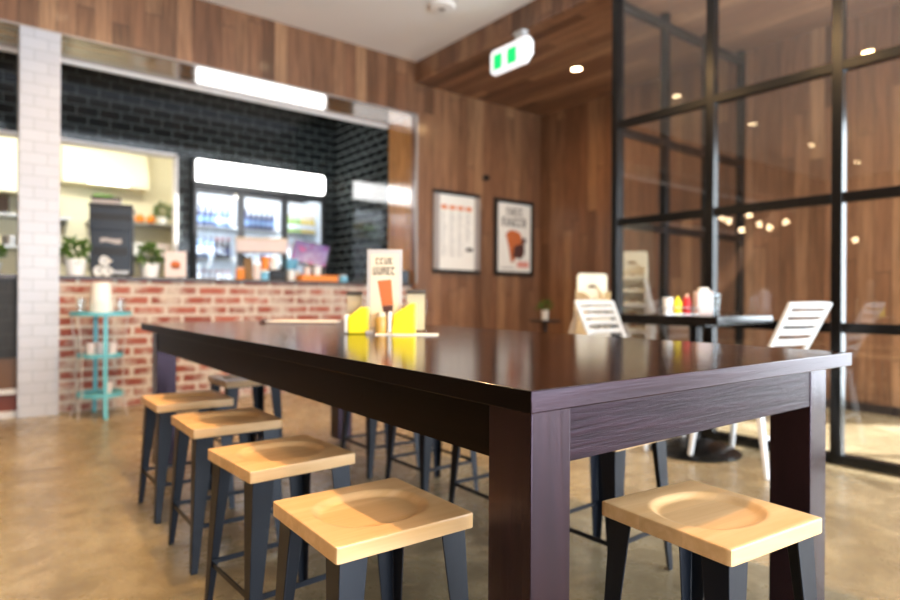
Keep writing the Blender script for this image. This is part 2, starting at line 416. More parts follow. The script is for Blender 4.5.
# ------------------------------------------------------------------ stools
SW, SH, ST = .2955, .4559, .0304
def seat_mesh():
    m = MB(); N = 48; h = SW/2; n = 70
    def mp(u, v, s):
        mm = max(abs(u), abs(v))
        if mm < 1e-6: return (0., 0.)
        k = mm/((abs(u)**n+abs(v)**n)**(1/n)); return (u*k*s, v*k*s)
    def dish(x, y):
        x0 = x/(.118); y0 = y/.1
        r = (abs(x0)**2.3+abs(y0)**2.3)**(1/2.3)
        e = max(0., min(1., (1.-r)/.17)); e = e*e*(3-2*e)
        return -.011*e*(1 - .25*max(0, -y0))
    g = [[None]*(N+1) for _ in range(N+1)]
    for i in range(N+1):
        for j in range(N+1):
            x, y = mp(-1+2*i/N, -1+2*j/N, h-.004); g[i][j] = m.bm.verts.new((x, y, SH+dish(x, y)))
    for i in range(N):
        for j in range(N): m.bm.faces.new((g[i][j], g[i+1][j], g[i+1][j+1], g[i][j+1]))
    idx = [(i, 0) for i in range(N)]+[(N, j) for j in range(N)]+[(N-i, N) for i in range(N)]+[(0, N-j) for j in range(N)]
    prev = [g[i][j] for i, j in idx]
    for s, z in ((h-.0025, SH-.0003), (h-.0008, SH-.001), (h, SH-.0026), (h, SH-.004), (h, SH-ST+.0035), (h, SH-ST+.002), (h-.0006, SH-ST+.0006), (h-.002, SH-ST), (h-.004, SH-ST)):
        cur = []
        for i, j in idx:
            x, y = mp(-1+2*i/N, -1+2*j/N, s); cur.append(m.bm.verts.new((x, y, z)))
        for k in range(len(idx)):
            q = (k+1) % len(idx); m.bm.faces.new((prev[k], cur[k], cur[q], prev[q]))
        prev = cur
    m.bm.faces.new(prev[::-1]); m._tag(); return m
def make_stool():
    t = thing('stool', '', 'stool')
    seat_mesh().build('seat', M['beech_x'], t)
    zt = SH-ST; h = SW/2
    f = MB(); q = h-.03
    f.box(-q, q, -q, -q+.012, zt-.01, zt); f.box(-q, q, q-.012, q, zt-.01, zt); f.box(-q, -q+.012, -q+.012, q-.012, zt-.01, zt); f.box(q-.012, q, -q+.012, q-.012, zt-.01, zt)
    f.build('seat_frame', M['metal_navy'], t)
    ti, bi = .012, -.006      # inset of the leg's outer corner at top and floor
    for sx in (-1, 1):
        for sy in (-1, 1):
            m = MB(); th = .004
            def P(ins, wid, z):
                c = h-ins
                pts = [(c, c), (c-wid, c), (c-wid, c-th), (c-th, c-th), (c-th, c-wid), (c, c-wid)]
                return [(sx*a, sy*b, z) for a, b in pts]
            m.rings([P(bi, .021, 0), P(bi+.0015, .023, .03), P(ti, .056, zt)])
            m.build('leg', M['metal_navy'], t, bevel=.0012, seg=1)
    zr = .142; c = h-.006
    c = h-(bi+(ti-bi)*zr/zt)-.008
    for a, b in (((-c,-c,zr),(c,-c,zr)), ((c,-c,zr),(c,c,zr)), ((c,c,zr),(-c,c,zr)), ((-c,c,zr),(-c,-c,zr))):
        MB().bar(a, b, .004, .014).build('stretcher', M['metal_navy'], t)
    return t
st0 = make_stool(); first = [True]
def stool(x, y, rz, label):
    global st0
    p = (x+SW/2, y+SW/2, 0)
    if first[0]:
        st0.location = p; st0.rotation_euler = (0, 0, R(rz)); st0['label'] = label; st0['group'] = 'wooden topped metal stools around the long table'; first[0] = False
    else: dup(st0, p, rz, label)
stool(.4853, .9283, -1.13, 'nearest stool on the left side of the long table, dished pale wood seat')
stool(.5182, 1.467, 2.81, 'second stool from the front along the left side of the long table')
stool(.5497, 2.0265, -.6, 'third stool from the front along the left side of the long table')
stool(.5583, 2.5648, .08, 'fourth, farthest stool along the left side of the long table')
stool(1.0212, .512, -5.39, 'pale wood stool tucked under the near short end of the long table')
stool(.981, 3.0682, .8, 'stool at the far short end of the long table by the brick counter')
stool(1.4955, 1.137, 1.2, 'nearest stool on the right side of the long table, mostly hidden behind it')
stool(1.4955, 1.636, -1., 'second stool along the right side of the long table, only legs showing')
stool(1.503, 2.119, .5, 'third stool along the right side of the long table, only legs showing')
stool(1.519, 2.594, -.4, 'fourth stool along the right side of the long table, only legs showing')

# ------------------------------------------------------------------ things on the big table
# menu stand (tall acrylic holder with a printed card), facing the camera
FX = Vector((.791, -.6115, 0)); BK = Vector((.6115, .791, 0))
def facing(name, label, cat, loc, rz=-37.7, group=None): return thing(name, label, cat, loc, rz, group)
ZT = TZ
def textrow(m, x0, x1, z, h, y, n, seed):
    rr = random.Random(seed); x = x0; step = (x1-x0)/n
    for k in range(n):
        w = step*.78; a = x0+k*step
        v = rr.randint(0, 3)
        s = w*.3
        m.box(a, a+s, y-.0006, y, z, z+h)
        if v in (0, 2): m.box(a+w-s, a+w, y-.0006, y, z, z+h)
        if v in (0, 1, 3): m.box(a+s, a+w, y-.0006, y, z+h*.8, z+h)
        if v in (1, 2, 3): m.box(a+s, a+w, y-.0006, y, z, z+h*.2)
        if v in (0, 3): m.box(a+s, a+w-s*.5, y-.0006, y, z+h*.42, z+h*.6)
ms = facing('menu_stand', 'tall clear menu stand with a printed drink card on the long table', 'menu stand', (1.222, 1.985, ZT))
MB().box(-.066, .066, -.003, .003, .014, .318).build('holder', M['pale_grey'], ms, bevel=.002)
MB().box(-.066, .066, -.035, .035, 0, .014).build('stand_foot', M['pale_grey'], ms, bevel=.002)
MB().box(-.051, .051, -.0045, -.0032, .026, .3).build('card', M['cream_paper'], ms)
m = MB(); textrow(m, -.033, .034, .262, .024, -.0046, 4, 3); textrow(m, -.043, .043, .222, .03, -.0046, 5, 5); m.build('lettering', M['ink'], ms, smooth=False)
MB().prism([(-.026, .2), (.026, .205), (.034, .11), (-.008, .105)], 'y', -.0056, -.0046).build('cup_print', M['cup_ink'], ms, smooth=False)
MB().prism([(-.008, .105), (.034, .109), (.03, .075), (.0, .07)], 'y', -.0056, -.0046).build('cup_base_print', M['dark_ink'], ms, smooth=False)
# white serving tray below the condiments
tr = facing('condiment_tray', 'flat white tray under the yellow holders on the long table', 'tray', (1.262, 1.905, ZT))
MB().box(-.105, .125, -.06, .03, 0, .004).build('tray_plate', M['white'], tr, bevel=.0015)
def holder(label, loc, w, h, flip, rz):
    t = facing('napkin_holder', label, 'napkin holder', loc, rz, 'yellow napkin holders on the long table')
    if flip: poly = [(-w/2, 0), (w/2, 0), (w/2, h), (w*.12, h), (-w*.5, h*.62)]
    else: poly = [(-w/2, 0), (w/2, 0), (w/2, h), (w*.3, h), (-w*.42, h*.62)]
    MB().prism(poly, 'y', -.03, .03).build('body', M['yellow'], t, bevel=.006, seg=3)
    MB().box(-w/2-.013, -w/2, -.026, .026, .004, h*.72).build('napkins', M['paper'], t, bevel=.004)
    return t
holder('yellow wedge shaped holder left of the printed menu stand', (1.148, 2.045, ZT), .078, .1, True, -37.7)
holder('yellow wedge shaped holder in front of the printed menu stand', (1.262, 1.912, ZT+.004), .088, .112, False, -37.7)
j = facing('sauce_jar', 'small amber sauce jar between the two yellow holders', 'jar', (1.19, 1.955, ZT))
MB().lathe([(.018, 0), (.021, .004), (.021, .055), (.015, .068)], n=20).build('jar_body', M['amber'], j)
MB().lathe([(.0165, .066), (.0165, .082)], n=20).build('lid', M['cream_paper'], j)
def clip_holder(label, loc, w, h):
    t = facing('menu_clip_holder', label, 'menu holder', loc, -37.7, 'clear menu holders on the long table')
    MB().box(-w/2, w/2, -.009, -.006, .012, h).build('acrylic_sheet', M['acrylic'], t, bevel=.001)
    MB().box(-w*.4, w*.4, -.005, -.002, .012, h*.9).build('sheet', M['cream_paper'], t)
    MB().box(-w*.43, w*.43, -.014, .004, h*.88, h*.97).build('clip', M['ink'], t, bevel=.003)
    MB().box(-w/2, w/2, -.025, .025, 0, .012).build('base', M['acrylic'], t, bevel=.002)
clip_holder('clear clip holder with a cream card right of the printed menu stand', (1.325, 1.925, ZT+.004), .083, .168)
clip_holder('clear clip holder with a cream card behind the left yellow holder', (1.168, 2.115, ZT), .07, .165)
cb = facing('clipboard', 'white menu clipboard lying flat at the far end of the long table', 'clipboard', (1.375, 3.07, ZT), -37.7)
MB().box(-.2, .2, -.09, .09, 0, .006).build('board', M['dark_ink'], cb, bevel=.001)
MB().box(-.165, .195, -.084, .084, .006, .011).build('sheets', M['paper'], cb)
MB().box(-.2, -.165, -.05, .05, .006, .016).build('clip', M['black'], cb, bevel=.002)

# ------------------------------------------------------------------ small cafe table, its condiments and two white chairs
ct = thing('cafe_table', 'small square dark cafe table on a round black pedestal by the glass', 'table', (3.29, 1.94, 0))
MB().box(-.298, .298, -.298, .298, .745, .79).build('tabletop', M['gloss_black'], ct, bevel=.002)
MB().cyl((0,0,.06), (0,0,.728), .036).build('column', M['black_frame'], ct)
MB().box(-.14, .14, -.14, .14, .728, .745).build('top_plate', M['black_frame'], ct)
MB().lathe([(.245, 0), (.25, .008), (.235, .02), (.19, .042), (.12, .062), (.06, .075), (.036, .08)], n=48).build('base', M['black_frame'], ct)
CT = .79
cd = thing('condiment_caddy', 'low steel caddy of sauces on the small cafe table', 'caddy', (3.25, 1.98, CT), -37.7)
MB().box(-.13, .06, -.05, .05, 0, .005).build('caddy_base', M['steel'], cd)
m = MB()
for s in (-.05, .05): m.tube([(-.13, s, .04), (.06, s, .04)], .003)
for s in (-.13, .06): m.tube([(s, -.05, .04), (s, .05, .04)], .003)
for a in (-.13, .06):
    for b in (-.05, .05): m.tube([(a, b, 0), (a, b, .04)], .003)
m.build('rail', M['steel'], cd)
def at(base, dx, dy, dz, rz=-37.7):
    c, s = math.cos(R(rz)), math.sin(R(rz)); return (base[0]+dx*c-dy*s, base[1]+dx*s+dy*c, base[2]+dz)
cb0 = (3.25, 1.98, CT)
def bottle(name, label, loc, mat, r, h, cap, cat='bottle'):
    t = thing(name, label, cat, loc)
    MB().lathe([(r*.92, 0), (r, .004), (r, h*.68), (r*.55, h*.82)], n=20).build('body', mat, t)
    MB().lathe([(r*.55, h*.82), (r*.5, h*.86), (r*.18, h)], n=16).build('nozzle', cap, t)
def cup(name, label, loc, mat, r0, r1, h, cat='cup', group=None, rim=None):
    t = thing(name, label, cat, loc, 0, group)
    MB().lathe([(r0, 0), (r1, h), (r1*.93, h), (r0*.9, .006)], n=22).build('body', mat, t)
    MB().lathe([(r1*1.05, h-.004), (r1*1.06, h), (r1*1.05, h+.003), (r1*.94, h+.003), (r1*.94, h-.004)], n=22, cap0=False, cap1=False).build('rim', rim or mat, t)
    return t
cup('sugar_pot', 'white sugar pot at the left end of the cafe table caddy', at(cb0, -.1, -.0, .005), M['white'], .026, .028, .09, 'pot')
bottle('mustard_bottle', 'yellow mustard squeeze bottle in the cafe table caddy', at(cb0, -.05, -.015, .005), M['yellow'], .022, .1, M['yellow'])
bottle('sauce_bottle', 'red and white sauce squeeze bottle in the cafe table caddy', at(cb0, .005, -.01, .005), M['red'], .023, .118, M['peach'])
nb = thing('napkin_box', 'pale pink napkin box on the small cafe table', 'napkin box', at(cb0, .095, -.02, 0), -37.7)
MB().box(-.045, .045, -.03, .03, 0, .135).build('body', M['pink_paper'], nb, bevel=.004)
MB().box(-.025, .025, -.02, .02, .135, .155).build('napkins', M['paper'], nb, bevel=.004)
cup('drinking_glass', 'clear glass on the cafe table right of the napkin box', at(cb0, .19, .05, 0), M['cglass'], .026, .034, .12, 'glass')

def cafe_chair():
    t = thing('cafe_chair', '', 'chair')         # faces +y, origin under the seat centre
    # seat 0.37 x 0.38 with a rolled edge
    m = MB(); sr = []
    def ring(sc, z): return [(.185*sc*max(-1, min(1, 1.28*math.cos(a))), .19*sc*max(-1, min(1, 1.28*math.sin(a))), z) for a in [2*math.pi*k/40 for k in range(40)]]
    m.rings([ring(.97, .435), ring(1., .44), ring(1., .455), ring(.96, .46), ring(.6, .452), ring(.1, .45)])
    m.build('seat', M['white_metal'], t)
    # back: curved side rails and five slats, leaning backwards
    m = MB()
    def bp(u, v):       # u across -1..1, v 0..1 up the back
        hw = .165+.016*v
        return Vector((u*hw, -.155-.205*v-.035*(1-u*u)*.9+ .02, .44+.425*v))
    for s in (-1, 1):
        pts = [bp(s, v/10) for v in range(11)]
        for a, b in zip(pts, pts[1:]): m.bar(a, b, .034, .016, side=(1,0,0))
    n = 12
    for k, (v0, v1) in enumerate(((.36, .43), (.5, .575), (.625, .695), (.735, .8), (.84, .9), (.935, 1.0))):
        rs = []
        for i in range(n+1):
            u = -1+2*i/n; a = bp(u, v0); b = bp(u, v1); nn = Vector((0, -.9, -.4)).normalized()*.007
            arch = .018*(1-u*u) if k == 5 else .0
            b = b+Vector((0, -.4*arch*.3, arch*.2))
            rs.append([a-nn, a+nn, b+nn, b-nn])
        m.rings(rs)
    m.build('backrest', M['white_metal'], t, bevel=.003)
    for sx in (-1, 1):
        MB().bar((sx*.195, .2, 0), (sx*.16, .155, .44), .022, .018, .04, .03, side=(1,0,0)).build('leg', M['white_metal'], t, bevel=.003)
        MB().bar((sx*.195, -.235, 0), (sx*.16, -.16, .44), .022, .018, .04, .03, side=(1,0,0)).build('leg', M['white_metal'], t, bevel=.003)
    MB().bar((-.178, -.2, .19), (.178, -.2, .19), .012, .02).build('stretcher', M['white_metal'], t)
    return t
ch = cafe_chair(); ch.location = (3.275, 1.64, 0); ch.rotation_euler = (0, 0, R(-5)); G = 'white metal slat back chairs'
tag(ch, 'white slat back chair nearer the camera, at the right side of the small cafe table', 'chair', G)
dup(ch, (3.265, 2.315, 0), 180, 'white slat back chair beyond the small cafe table, in front of the stacked high chairs', G)

# ------------------------------------------------------------------ stacked cream high chairs
def high_chair():
    t = thing('high_chair', '', 'high chair')    # faces -y
    m = MB(); w = .135
    # back panel with an arched opening at its foot
    n = 12
    outer = [(-w, .4), (-w, .60), (-w+.02, .625), (w-.02, .625), (w, .60), (w, .4)]
    arch = [(.085*math.cos(math.pi*k/n), .4+.135*math.sin(math.pi*k/n)) for k in range(n+1)]
    poly = outer+[(x, z) for x, z in arch]
    m.prism(poly, 'y', .09, .108); m.build('backrest', M['cream_plastic'], t, bevel=.004)
    MB().box(-w+.017, w-.017, -.09, .089, .365, .4).build('seat', M['cream_plastic'], t, bevel=.008)
    for s in (-1, 1):
        poly = [(-.1, .37), (.089, .37), (.089, .482), (-.02, .47), (-.1, .43)]
        x0, x1 = sorted((s*w, s*(w-.016)))
        MB().prism(poly, 'x', x0, x1).build('side_panel', M['cream_plastic'], t, bevel=.004)
    for sx in (-1, 1):
        for sy in (-1, 1):
            MB().bar((sx*.2, sy*.19, 0), (sx*.12, sy*.085, .37), .02, .022, .022, .024).build('leg', M['pale_grey'], t, bevel=.003)
    for sy in (-1, 1): MB().bar((-.168, sy*.15, .14), (.168, sy*.15, .14), .014, .02).build('stretcher', M['pale_grey'], t)
    return t
hc = high_chair(); hp = (3.89, 3.17); G = 'stack of cream high chairs by the glass corner'
hc.location = (*hp, 0); hc.rotation_euler = (0, 0, R(-20))
tag(hc, 'cream plastic high chair at the bottom of the stack, standing on the floor', 'high chair', G)
for k, lab in ((1, 'cream plastic high chair second from the bottom of the stack'), (2, 'cream plastic high chair third from the bottom of the stack'), (3, 'cream plastic high chair second from the top of the stack'), (4, 'cream plastic high chair on top of the stack beside the glass corner post')):
    dup(hc, (hp[0]-.0196*k*math.sin(R(20)), hp[1]-.0196*k*math.cos(R(20)), .114*k), -20, lab, G)
G2 = 'second stack of cream high chairs behind the glass'
labs = ('lowest', 'second lowest', 'third lowest', 'middle', 'third highest', 'second highest', 'topmost')
for k in range(7): dup(hc, (4.65+.0196*(3-k)*math.sin(R(60)), 3.36+.0196*(3-k)*math.cos(R(60)), .114*k), -60, '%s high chair of the taller stack behind the glass' % labs[k], G2)

# ------------------------------------------------------------------ plants
def foliage(m, c, r, n, lr, seed, up=.3):
    rr = random.Random(seed)
    for _ in range(n):
        d = Vector((rr.gauss(0,1), rr.gauss(0,1), rr.gauss(0,1)+up)).normalized()
        p = Vector(c)+Vector((d.x*r, d.y*r, d.z*r*.8))*rr.uniform(.35, 1)
        a = (d+Vector((rr.uniform(-.6,.6), rr.uniform(-.6,.6), rr.uniform(-.2,.7)))).normalized()
        b = a.cross(Vector((rr.uniform(-1,1), rr.uniform(-1,1), .4))).normalized(); L = lr*rr.uniform(.7, 1.2)
        k = a.cross(b)*L*.12
        pts = [p, p+a*L*.4+b*L*.28+k, p+a*L, p+a*L*.4-b*L*.28+k]
        m.bm.faces.new([m.bm.verts.new(q) for q in pts])
    m._tag(); return m
def plant(label, loc, pr, ph, fr, seed, n=110, potmat=None, lr=None):
    t = thing('potted_plant', label, 'plant', loc)
    MB().lathe([(pr*.78, 0), (pr, ph), (pr*.9, ph), (pr*.88, ph*.86)], n=24).build('pot', potmat or M['white'], t)
    MB().lathe([(pr*.88, ph*.84), (.001, ph*.87)], n=20).build('soil', M['soil'], t)
    st = MB()
    for k in range(5):
        a = k*1.26; st.tube([(.2*pr*math.cos(a), .2*pr*math.sin(a), ph*.84), (.5*fr*math.cos(a), .5*fr*math.sin(a), ph+fr*.6)], .003, 5)
    st.build('stem', M['leaf'], t)
    foliage(MB(), (0, 0, ph+fr*.62), fr, n, lr or fr*.5, seed).build('foliage', M['leaf'], t, smooth=False)
    return t
sd = thing('side_table', 'small dark side table in the timber corner behind the long table', 'table', (4.74, 4.5, 0))
MB().cyl((0,0,.635), (0,0,.655), .165, n=32).build('tabletop', M['base'], sd)
MB().cyl((0,0,.02), (0,0,.635), .022).build('column', M['base'], sd)
MB().lathe([(.15, 0), (.15, .012), (.03, .03)], n=28).build('base', M['base'], sd)
plant('tiny green plant in a white pot on the corner side table', (4.74, 4.5, .655), .042, .1, .075, 5, 70)
ZK = 1.03
plant('green plant in a white pot on the counter, left of the coffee machine', (.62, 5.56, ZK), .075, .13, .11, 11, 150)
plant('green plant in a white pot on the counter, right of the coffee machine', (1.155, 5.6, ZK), .08, .12, .11, 12, 150)
plant('green plant on the black tiled counter left of the white pillar', (.08, 5.62, ZK), .08, .09, .11, 13, 110)

# ------------------------------------------------------------------ teal shelf stand
ts = thing('shelf_stand', 'teal three tier round metal stand against the brick counter', 'stand', (.735, 5.13, 0), -20)
for z, r in ((.762, .2), (.46, .152), (.175, .155)):
    MB().lathe([(r, z-.028), (r, z), (r-.006, z), (r-.006, z-.01), (.001, z-.01)], n=40, cap0=False, cap1=False).build('shelf', M['teal'], ts)
for k, a0 in enumerate((-68, 115)):
    a = R(a0); c, s = math.cos(a), math.sin(a)
    m = MB(); m.bar((.158*c, .158*s, .17), (.158*c, .158*s, .74), .028, .008, side=(-s, c, 0)); m.bar((.185*c, .185*s, 0), (.158*c, .158*s, .17), .028, .008, side=(-s, c, 0))
    m.build('leg', M['teal'], ts)
for k, a0 in enumerate((35, -15, 185, 235)):
    a = R(a0); c, s = math.cos(a), math.sin(a)
    MB().tube([(.19*c, .19*s, 0), (.16*c, .16*s, .17), (.16*c, .16*s, .46), (.19*c, .19*s, .74)], .004, 8).build('rod', M['pale_grey'], ts)
bk = thing('cup_stack', 'tall white stack of upturned paper cups on the teal stand', 'cups', (.735, 5.13, .752))
m = MB(); m.lathe([(.079, 0), (.079, .01), (.074, .012), (.062, .22), (.055, .225), (.001, .225)], n=28); m.build('cup', M['paper'], bk)
m = MB()
for k in range(6): m.lathe([(.0795-.0003*k, .012+k*.014), (.0805-.0003*k, .015+k*.014), (.0785-.0005*k, .018+k*.014)], n=28, cap0=False, cap1=False)
m.build('rims', M['paper'], bk)
for i, (x, y, lab) in enumerate(((.602, 5.085, 'clear glass on the teal stand, left of the white cup stack'), (.862, 5.115, 'clear glass on the teal stand, right of the white cup stack'))):
    cup('drinking_glass', lab, (x, y, .752), M['cglass'], .026, .033, .1, 'glass')
for i, (x, y, lab) in enumerate(((.665, 5.10, 'left white beaker on the middle tier of the teal stand'), (.735, 5.15, 'middle white beaker on the middle tier of the teal stand'), (.805, 5.10, 'right white beaker on the middle tier of the teal stand'))):
    cup('beaker', lab, (x, y, .45), M['pink_paper'], .028, .032, .085, 'beaker', 'white beakers on the teal stand')
cup('beaker', 'single pale beaker on the lowest tier of the teal stand', (.775, 5.10, .165), M['pink_paper'], .028, .032, .08, 'beaker')

# ------------------------------------------------------------------ wall things
def picture(label, x0, x1):
    t = thing('picture_frame', label, 'picture', ((x0+x1)/2, YB, 1.15)); w = (x1-x0)/2
    return t, w
H = .9
p1, w = picture('framed white menu sheet with orange headings, left of two wall pictures', 3.89, 4.54)
MB().box(-w, w, -.012, 0, .0, H).build('backing', M['black'], p1)
for z in (0, H-.04): MB().box(-w, w, -.035, -.012, z, z+.04).build('frame_bar', M['black'], p1, bevel=.003)
for x in (-w, w-.075): MB().box(x, x+.075, -.033, -.012, .04, H-.04).build('side_bar', M['trim'], p1, bevel=.003)
MB().box(-w+.075, w-.075, -.02, -.012, .04, H-.04).build('sheet', M['paper'], p1)
m = MB()
for k in range(4): m.box(-w+.1+k*.115, -.04-w+.22+k*.115+.005, -.0212, -.02, .70, .745)
m.build('headings', M['orange_ink'], p1, smooth=False)
m = MB(); rr = random.Random(4)
for k in range(4):
    for q in range(20):
        if q > 12 and k == 3: continue
        a = -w+.1+k*.115; m.box(a, a+rr.uniform(.04, .085), -.0212, -.02, .665-q*.025, .673-q*.025)
m.build('menu_text', M['grey_ink'], p1, smooth=False)
MB().box(w-.2, w-.1, -.0212, -.02, .25, .29).build('badge', M['ink'], p1, smooth=False)
p2, w = picture('framed poster of an orange brown drink cup, right of two wall pictures', 4.767, 5.40)
MB().box(-w, w, -.012, 0, 0, H).build('backing', M['black'], p2)
m = MB(); m.box(-w, w, -.035, -.012, 0, .045); m.box(-w, w, -.035, -.012, H-.045, H); m.box(-w, -w+.045, -.035, -.012, .045, H-.045); m.box(w-.045, w, -.035, -.012, .045, H-.045)
m.build('frame', M['black'], p2, bevel=.003)
MB().box(-w+.045, w-.045, -.02, -.012, .045, H-.045).build('sheet', M['paper'], p2)
m = MB(); textrow(m, -.13, .15, .715, .085, -.0205, 5, 8); textrow(m, -.2, .2, .585, .1, -.0205, 6, 9); m.build('lettering', M['ink'], p2, smooth=False)
m = MB(); m.prism([(-.14, .49), (-.06, .545), (.06, .53), (.12, .48), (.13, .33), (-.09, .33)], 'y', -.0212, -.02); m.prism([(-.09, .33), (.02, .33), (.01, .18), (-.05, .15)], 'y', -.0212, -.02)
m.build('cup_print', M['cup_ink'], p2, smooth=False)
m = MB(); m.prism([(.0, .35), (.16, .4), (.17, .27), (.11, .2), (-.03, .22)], 'y', -.022, -.0213); m.prism([(.1, .42), (.17, .47), (.2, .42), (.16, .38)], 'y', -.022, -.0213)
m.build('dark_print', M['dark_ink'], p2, smooth=False)
m = MB(); m.box(.05, .24, -.0212, -.02, .1, .17); m.build('badge', M['red_ink'], p2, smooth=False)
m = MB(); m.box(-.22, .0, -.0212, -.02, .08, .095); m.build('fine_print', M['grey_ink'], p2, smooth=False)
sn = thing('wall_sensor', 'small black box on the timber wall above the pictures', 'sensor', (4.63, YB, 2.26))
MB().box(-.035, .035, -.045, 0, -.03, .03).build('body', M['black'], sn, bevel=.006)
MB().cyl((0, -.045, 0), (0, -.053, 0), .016).build('lens', M['black_frame'], sn)

# exit sign under the fascia edge
es = thing('exit_sign', 'white backlit exit sign with two green panels under the timber fascia', 'sign', (3.655, 3.885, ZS))
hl = .25
outl = [(-hl, -.12), (-hl+.04, -.06), (hl-.03, -.06), (hl, -.085), (hl, -.25), (hl-.035, -.28), (-hl+.07, -.28), (-hl, -.22)]
MB().prism([(u, v) for u, v in outl], 'x', -.022, .022).build('face', M['sign_white'], es, bevel=.008)
def rect(m, a, b, c, d): m.box(-.0255, -.0222, a, b, c, d)
m = MB(); rect(m, .095, .2, -.245, -.11); m.build('green_panel', M['sign_green'], es)
m = MB(); rect(m, -.085, .025, -.245, -.11); m.build('green_panel', M['sign_green'], es)
MB().box(-.025, .025, -.17, -.07, -.06, -.025).build('bracket', M['white_metal'], es, bevel=.006)
MB().box(-.04, .03, -.18, -.06, -.025, 0).build('canopy', M['white_metal'], es, bevel=.006)
sm = thing('smoke_detector', 'round white smoke detector on the white ceiling', 'smoke detector', (3.126, 4.18, ZC))
MB().lathe([(.115, 0), (.115, -.01), (.1, -.024), (.03, -.03)][::-1], n=32).build('body', M['white_paint'], sm)
MB().lathe([(.03, -.036), (.03, -.03)], n=16).build('sensor_cap', M['trim'], sm)

# ------------------------------------------------------------------ lamps
def downlight(label, x, y, z, group=None):
    t = thing('downlight', label, 'downlight', (x, y, z), 0, group)
    MB().lathe([(.05, -.006), (.06, -.004), (.062, 0)], n=24, cap0=False, cap1=False).build('trim_ring', M['trim'], t)
    MB().lathe([(.001, -.005), (.048, -.005), (.048, -.001), (.001, -.001)], n=24).build('lens', M['lamp'], t)
    return t
def spot(x, y, z, power, size=172, col=(1,.61,.26), rad=.05):
    l = bpy.data.lights.new('downlight_beam', 'SPOT'); l.energy = power; l.spot_size = R(size); l.spot_blend = 1.; l.color = col; l.shadow_soft_size = rad
    o = bpy.data.objects.new('downlight_beam', l); o.location = (x, y, z-.03); C.objects.link(o); return o
SP = 60
downlight('warm recessed downlight in the timber soffit above the corner', 4.67, 4.03, ZS); spot(4.67, 4.03, ZS, SP*.8)
for x in (-5.1, -3.2, -1.3, .6, 2.45):
    downlight('warm downlight of the ceiling row along the timber bulkhead', x, 4.25, ZC, 'ceiling downlights along the bulkhead'); spot(x, 4.25, ZC, SP, 120)
for x, y, k in ((.35, 2.3, 1.), (1.0, .7, 3.6), (1.0, 2.32, 3.2), (1.0, 3.57, 3.2), (-2.6, 2.39, 1.), (-2.6, .7, 1.)):
    downlight('warm ceiling downlight over the seating', x, y, ZC, 'ceiling downlights over the seating'); spot(x, y, ZC, SP*k)
downlight('unseen warm lamp added in the timber soffit to light the glass lobby', 4.6, .55, ZS); spot(4.6, .55, ZS, SP*3.4, col=(1,.84,.66))  # unseen lamp added to brighten the lobby walls, placed out of view
downlight('unseen warm lamp added in the timber soffit to light the lobby by its door', 4.6, -.9, ZS); spot(4.6, -.9, ZS, SP*3, col=(1,.84,.66))  # second unseen lamp added for lobby brightness
pend = [(-1.857, 4.886, 2.095), (-2.301, 4.796, 2.217), (-1.819, 4.663, 1.934), (-2.454, 4.55, 2.01), (-2.867, 4.484, 2.123), (-2.54, 5.369, 2.255), (-3.34, 5.13, 2.187), (-5.668, 4.468, 2.011)]
for x, y, z in pend:
    t = thing('pendant_lamp', 'bare globe pendant lamp hanging left of the bulkhead', 'pendant lamp', (x, y, ZC), 0, 'globe pendants over the left seating')
    MB().tube([(0,0,0), (0,0,z+.09-ZC)], .004, 6).build('cord', M['black'], t)
    MB().cyl((0,0,z+.04-ZC), (0,0,z+.1-ZC), .02).build('lamp_holder', M['black'], t)
    MB().sphere((0,0,z-ZC), .042, 16).build('bulb', M['bulb'], t)

# ------------------------------------------------------------------ drinks fridge
fx0, fx1, fy0, fy1 = 1.905, 3.49, 7.1, 7.74
fr = thing('drinks_fridge', 'black three door glass drinks fridge with a glowing header', 'fridge', (fx0, fy0, 0)); FW = fx1-fx0; FD = fy1-fy0
m = MB(); m.box(0, .03, .03, FD, .1, 2.42); m.box(FW-.03, FW, .03, FD, .1, 2.42); m.box(.03, FW-.03, .03, FD, 2.39, 2.42); m.box(.03, FW-.03, .03, FD, .1, .16)
m.box(.03, FW-.03, FD-.03, FD, .16, 2.39); m.box(0, FW, .03, FD, 0, .1)
m.build('cabinet', M['black'], fr)
m = MB(); m.box(.031, FW-.031, FD-.05, FD-.031, .161, 2.12); m.box(.031, .045, .06, FD-.05, .161, 2.12); m.box(FW-.045, FW-.031, .06, FD-.05, .161, 2.12)
m.build('liner', M['fridge_white'], fr)
m = MB(); prof = [(.03, 2.165), (-.02, 2.17), (-.05, 2.2), (-.055, 2.275), (-.05, 2.35), (-.02, 2.395), (.03, 2.4)]
m.rings([[(x, u, v) for u, v in prof] for x in (.03, FW-.03)]); m.build('header', M['lightbox'], fr, bevel=.01)
dw = FW/3
for k in range(3):
    a, b = k*dw, (k+1)*dw; q = .036 if k else .03
    m = MB(); m.box(a+.004, a+.042, 0, .03, .14, 2.12); m.box(b-.042, b-.004, 0, .03, .14, 2.12); m.box(a+.042, b-.042, 0, .03, 2.065, 2.12); m.box(a+.042, b-.042, 0, .03, .14, .2)
    d = m.build('door', M['black'], fr, bevel=.003)
    MB().box(a+.042, b-.042, .01, .018, .2, 2.065).build('pane', M['fglass'], d)
    MB().tube([(b-.022, -.001, 1.0), (b-.022, -.03, 1.02), (b-.022, -.03, 1.5), (b-.022, -.001, 1.52)], .007, 8).build('handle', M['steel'], d)
    MB().box(a+.012, a+.03, .034, .044, .2, 2.05).build('led_strip', M['led'], fr)
    MB().box(b-.03, b-.012, .034, .044, .2, 2.05).build('led_strip', M['led'], fr)
SHZ = (.98, 1.32, 1.68)
for z in (.3, .62)+SHZ:
    MB().box(.046, FW-.046, .1, FD-.055, z-.012, z).build('shelf', M['steel'], fr)
